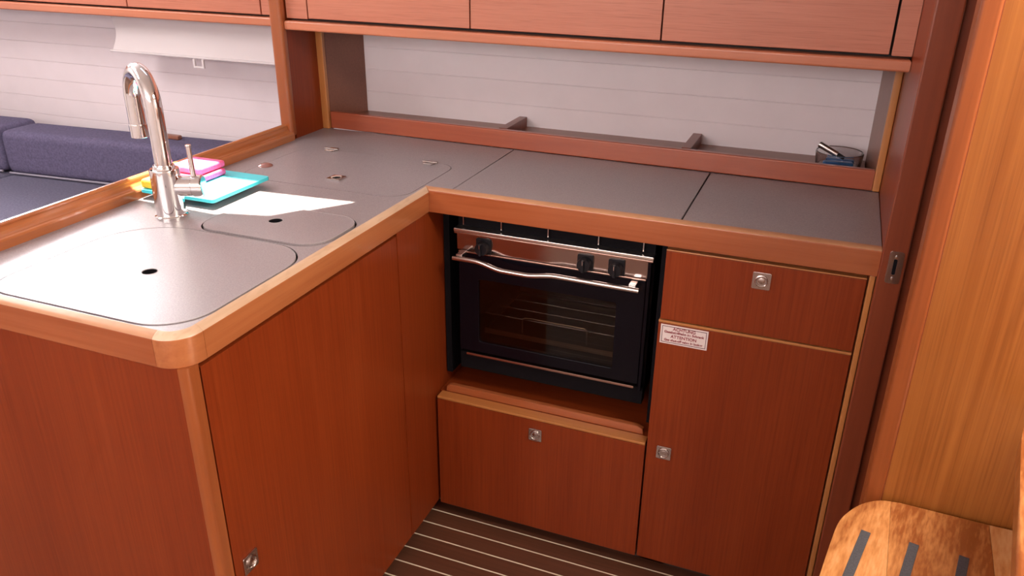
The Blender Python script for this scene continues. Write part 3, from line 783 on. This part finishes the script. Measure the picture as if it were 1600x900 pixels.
# ================================================================= FAUCET
FX, FY = -0.392, -0.363
fa = thing('kitchen_faucet', 'chrome single-lever kitchen faucet with a high curved spout', 'faucet', (FX, FY, ZW))
MB().lathe([(0, 0.0003), (0.0315, 0.0003), (0.0315, 0.004), (0.0290, 0.0062), (0.0285, 0.008), (0.0285, 0.096), (0.0270, 0.0985), (0.0215, 0.0990), (0.0205, 0.105), (0.0190, 0.1065), (0, 0.1065)], (FX, FY, ZW), (0, 0, 1), 40).build('body', M_CHROME, fa)
DA = math.radians(152); dx, dy = math.cos(DA), math.sin(DA)
pts = [(FX, FY, 1.010), (FX, FY, 1.06), (FX, FY, 1.125)]
RB = 0.060
for k in range(1, 25):
    a = PI * k / 24
    pts.append((FX + dx * RB * (1 - math.cos(a)), FY + dy * RB * (1 - math.cos(a)), 1.125 + RB * math.sin(a)))
tx, ty = FX + dx * 2 * RB, FY + dy * 2 * RB
pts.append((tx, ty, 1.072))
MB().tube(pts, 0.0165, 24).build('spout', M_CHROME, fa)
MB().lathe([(0.0130, 0), (0.0172, 0.0), (0.0176, 0.001), (0.0176, 0.026), (0.0165, 0.0275), (0.0, 0.0275)], (tx, ty, 1.046), (0, 0, 1), 28).build('aerator', M_CHROME, fa)
LA = math.radians(26); lx, ly = math.cos(LA), math.sin(LA)
lz = ZW + 0.062
lo = (FX + lx * 0.020, FY + ly * 0.020, lz)
MB().lathe([(0.0205, 0), (0.0205, 0.030), (0.0195, 0.0306), (0.0195, 0.0322), (0.0220, 0.0328), (0.0220, 0.048), (0.0200, 0.0505), (0, 0.051)], lo, (lx, ly, 0), 32).build('lever_hub', M_CHROME, fa)
px_, py_ = FX + lx * 0.054, FY + ly * 0.054
MB().tube([(px_, py_, lz + 0.017), (px_ - 0.002, py_, lz + 0.080)], [0.0052, 0.0052], 12).build('lever', M_CHROME, fa)
MB().lathe([(0, 0), (0.0058, 0.0), (0.0062, 0.002), (0.0055, 0.004), (0, 0.0045)], (px_ - 0.002, py_, lz + 0.079), (0, 0, 1), 14).build('lever_tip', M_CHROME, fa)

# ================================================================= CUTTING BOARD AND SPONGES
cb = MB().prism(rrect(-0.5320, -0.338, -0.302, -0.115, 0.008, 4), ZW + 0.0135, ZW + 0.0215, 'Z', 0.0015).build('cutting_board', M_CYAN, origin=(-0.43, -0.21, ZW + 0.0135))
tag(cb, 'turquoise plastic cutting board behind the chrome faucet', 'cutting board')
tag(MB().box(-0.520, -0.434, -0.222, -0.142, ZW + 0.0222, ZW + 0.0365, 0.005, 3).build('sponge', M_PINK, origin=(-0.477, -0.18, ZW + 0.0222)),
    'lower pink sponge lying on the turquoise board', 'sponge')
tag(MB().box(-0.528, -0.441, -0.215, -0.134, ZW + 0.0370, ZW + 0.0520, 0.005, 3).build('sponge', M_PINK, origin=(-0.485, -0.175, ZW + 0.0370)),
    'upper pink sponge on top of the other pink one', 'sponge')
tag(MB().box(-0.531, -0.488, -0.298, -0.240, ZW + 0.0222, ZW + 0.042, 0.006, 3).build('sponge', M_YELLOW, origin=(-0.51, -0.27, ZW + 0.0222)),
    'yellow sponge at the board corner just left of the faucet base', 'sponge')
for (fx, fy) in ((-0.490, -0.262), (-0.395, -0.255), (-0.500, -0.150), (-0.385, -0.150)):
    MB().lathe([(0, 0), (0.005, 0), (0.006, 0.0133), (0, 0.0133)], (fx, fy, ZW + 0.0003), (0, 0, 1), 10).build('foot', M_CYAN, cb)

# ================================================================= ASHTRAY AND LIGHTERS ON THE SHELF
AX, AY, AZ = 0.842, 0.462, 0.9305
ash = thing('ashtray', 'round clear glass ashtray at the right end of the shelf', 'ashtray', (AX, AY, AZ))
MB().lathe([(0, 0), (0.046, 0), (0.050, 0.004), (0.0535, 0.040), (0.0520, 0.0425), (0.0495, 0.041), (0.0465, 0.012), (0.043, 0.008), (0, 0.008)], (AX, AY, AZ), (0, 0, 1), 36).build('bowl', M_GLASS, ash)
lg = MB().box(-0.033, 0.033, -0.0095, 0.0095, 0, 0.012, 0.004, 3, Matrix.Translation((AX + 0.000, AY - 0.016, AZ + 0.009)) @ Matrix.Rotation(0.12, 4, 'Z')).build('lighter', M_BLUE, origin=(AX, AY - 0.016, AZ + 0.009))
tag(lg, 'blue plastic lighter lying inside the glass ashtray', 'lighter')
lg2 = MB().box(-0.030, 0.034, -0.0095, 0.0095, 0, 0.012, 0.004, 3, Matrix.Translation((AX + 0.002, AY + 0.012, AZ + 0.009)) @ Matrix.Rotation(-0.1, 4, 'Z')).build('matchbox', M_BLUE, origin=(AX, AY + 0.012, AZ + 0.009))
tag(lg2, 'second blue lighter in the ashtray, behind the first', 'lighter')
a = Vector((AX - 0.048, AY - 0.004, AZ + 0.0560)); b = Vector((AX + 0.012, AY - 0.010, AZ + 0.0285))
d = (b - a)
stub = thing('metal_tube', 'dark metal tube propped across the ashtray rim', 'tube', a)
MB().tube([a, a + d * 0.04, a + d * 0.72], [0.0055, 0.0075, 0.0075], 16).build('barrel', M_SATIN, stub)
MB().tube([a + d * 0.725, b], [0.0055, 0.0048], 14).build('mouthpiece', M_BLACKP, stub)

# ================================================================= COMPANIONWAY STEPS
def step(label, off):
    ox, oy, oz = off
    base = [(0.855, -0.83), (0.8985, -0.570), (0.9043, -0.5321), (0.9150, -0.468), (0.9230, -0.437), (0.9350, -0.412), (0.9500, -0.390), (0.9660, -0.3745), (0.9850, -0.3640), (1.0100, -0.3600), (1.20, -0.3600), (1.20, -0.90), (0.90, -0.90)]
    c0 = [Vector(p) for p in base[2:10]]
    fine = []
    for i in range(len(c0) - 1):
        p0 = c0[max(0, i - 1)]; p1 = c0[i]; p2 = c0[i + 1]; p3 = c0[min(len(c0) - 1, i + 2)]
        for k in range(4):
            t_ = k / 4
            q = 0.5 * ((2 * p1) + (p2 - p0) * t_ + (2 * p0 - 5 * p1 + 4 * p2 - p3) * t_ ** 2 + (3 * p1 - p0 - 3 * p2 + p3) * t_ ** 3)
            fine.append((q.x, q.y))
    base = base[:2] + fine + base[9:]
    pts = [(x + ox, y + oy) for (x, y) in base]
    z1 = 0.62 + oz
    t = thing('companionway_step', label, 'step', (1.03 + ox, -0.6 + oy, z1 - 0.028))
    cuts = [0.0, 1.018 + ox, 1.157 + ox, 9.0]
    for i in range(3):
        mb = MB(); mb.prism(pts, z1 - 0.028, z1, 'Z', 0.007, 3)
        for (cx, keep) in ((cuts[i] + 0.0002, 'inner'), (cuts[i + 1] - 0.0002, 'outer')):
            r = bmesh.ops.bisect_plane(mb.bm, geom=mb.bm.verts[:] + mb.bm.edges[:] + mb.bm.faces[:], plane_co=(cx, 0, 0), plane_no=(1, -0.06, 0),
                                       clear_inner=keep == 'inner', clear_outer=keep == 'outer')
            ed = [e for e in r['geom_cut'] if isinstance(e, bmesh.types.BMEdge)]
            if ed: bmesh.ops.holes_fill(mb.bm, edges=ed, sides=0)
        mb.build('stave', M_TREAD, t)
    for (s0, s1, w) in (((0.959, -0.4525), (0.868, -0.86), 0.0135), ((1.0255, -0.4540), (0.940, -0.86), 0.0135), ((1.0920, -0.4560), (1.010, -0.86), 0.0135)):
        a = Vector((s0[0] + ox, s0[1] + oy)); b = Vector((s1[0] + ox, s1[1] + oy))
        u = (b - a).normalized(); nn = Vector((-u.y, u.x)) * w / 2
        q = [a + nn, b + nn, b - nn, a - nn]
        MB().prism([(p.x, p.y) for p in q], z1 - 0.001, z1 + 0.0012, 'Z', 0.0004, 1).build('grip_strip', M_RUBBER, t)
    return t
step('lower hardwood companionway step with three black grip strips', (0, 0, 0))
step('upper companionway step, only its pale rounded edge showing', (0.196, 0.0, 0.22))
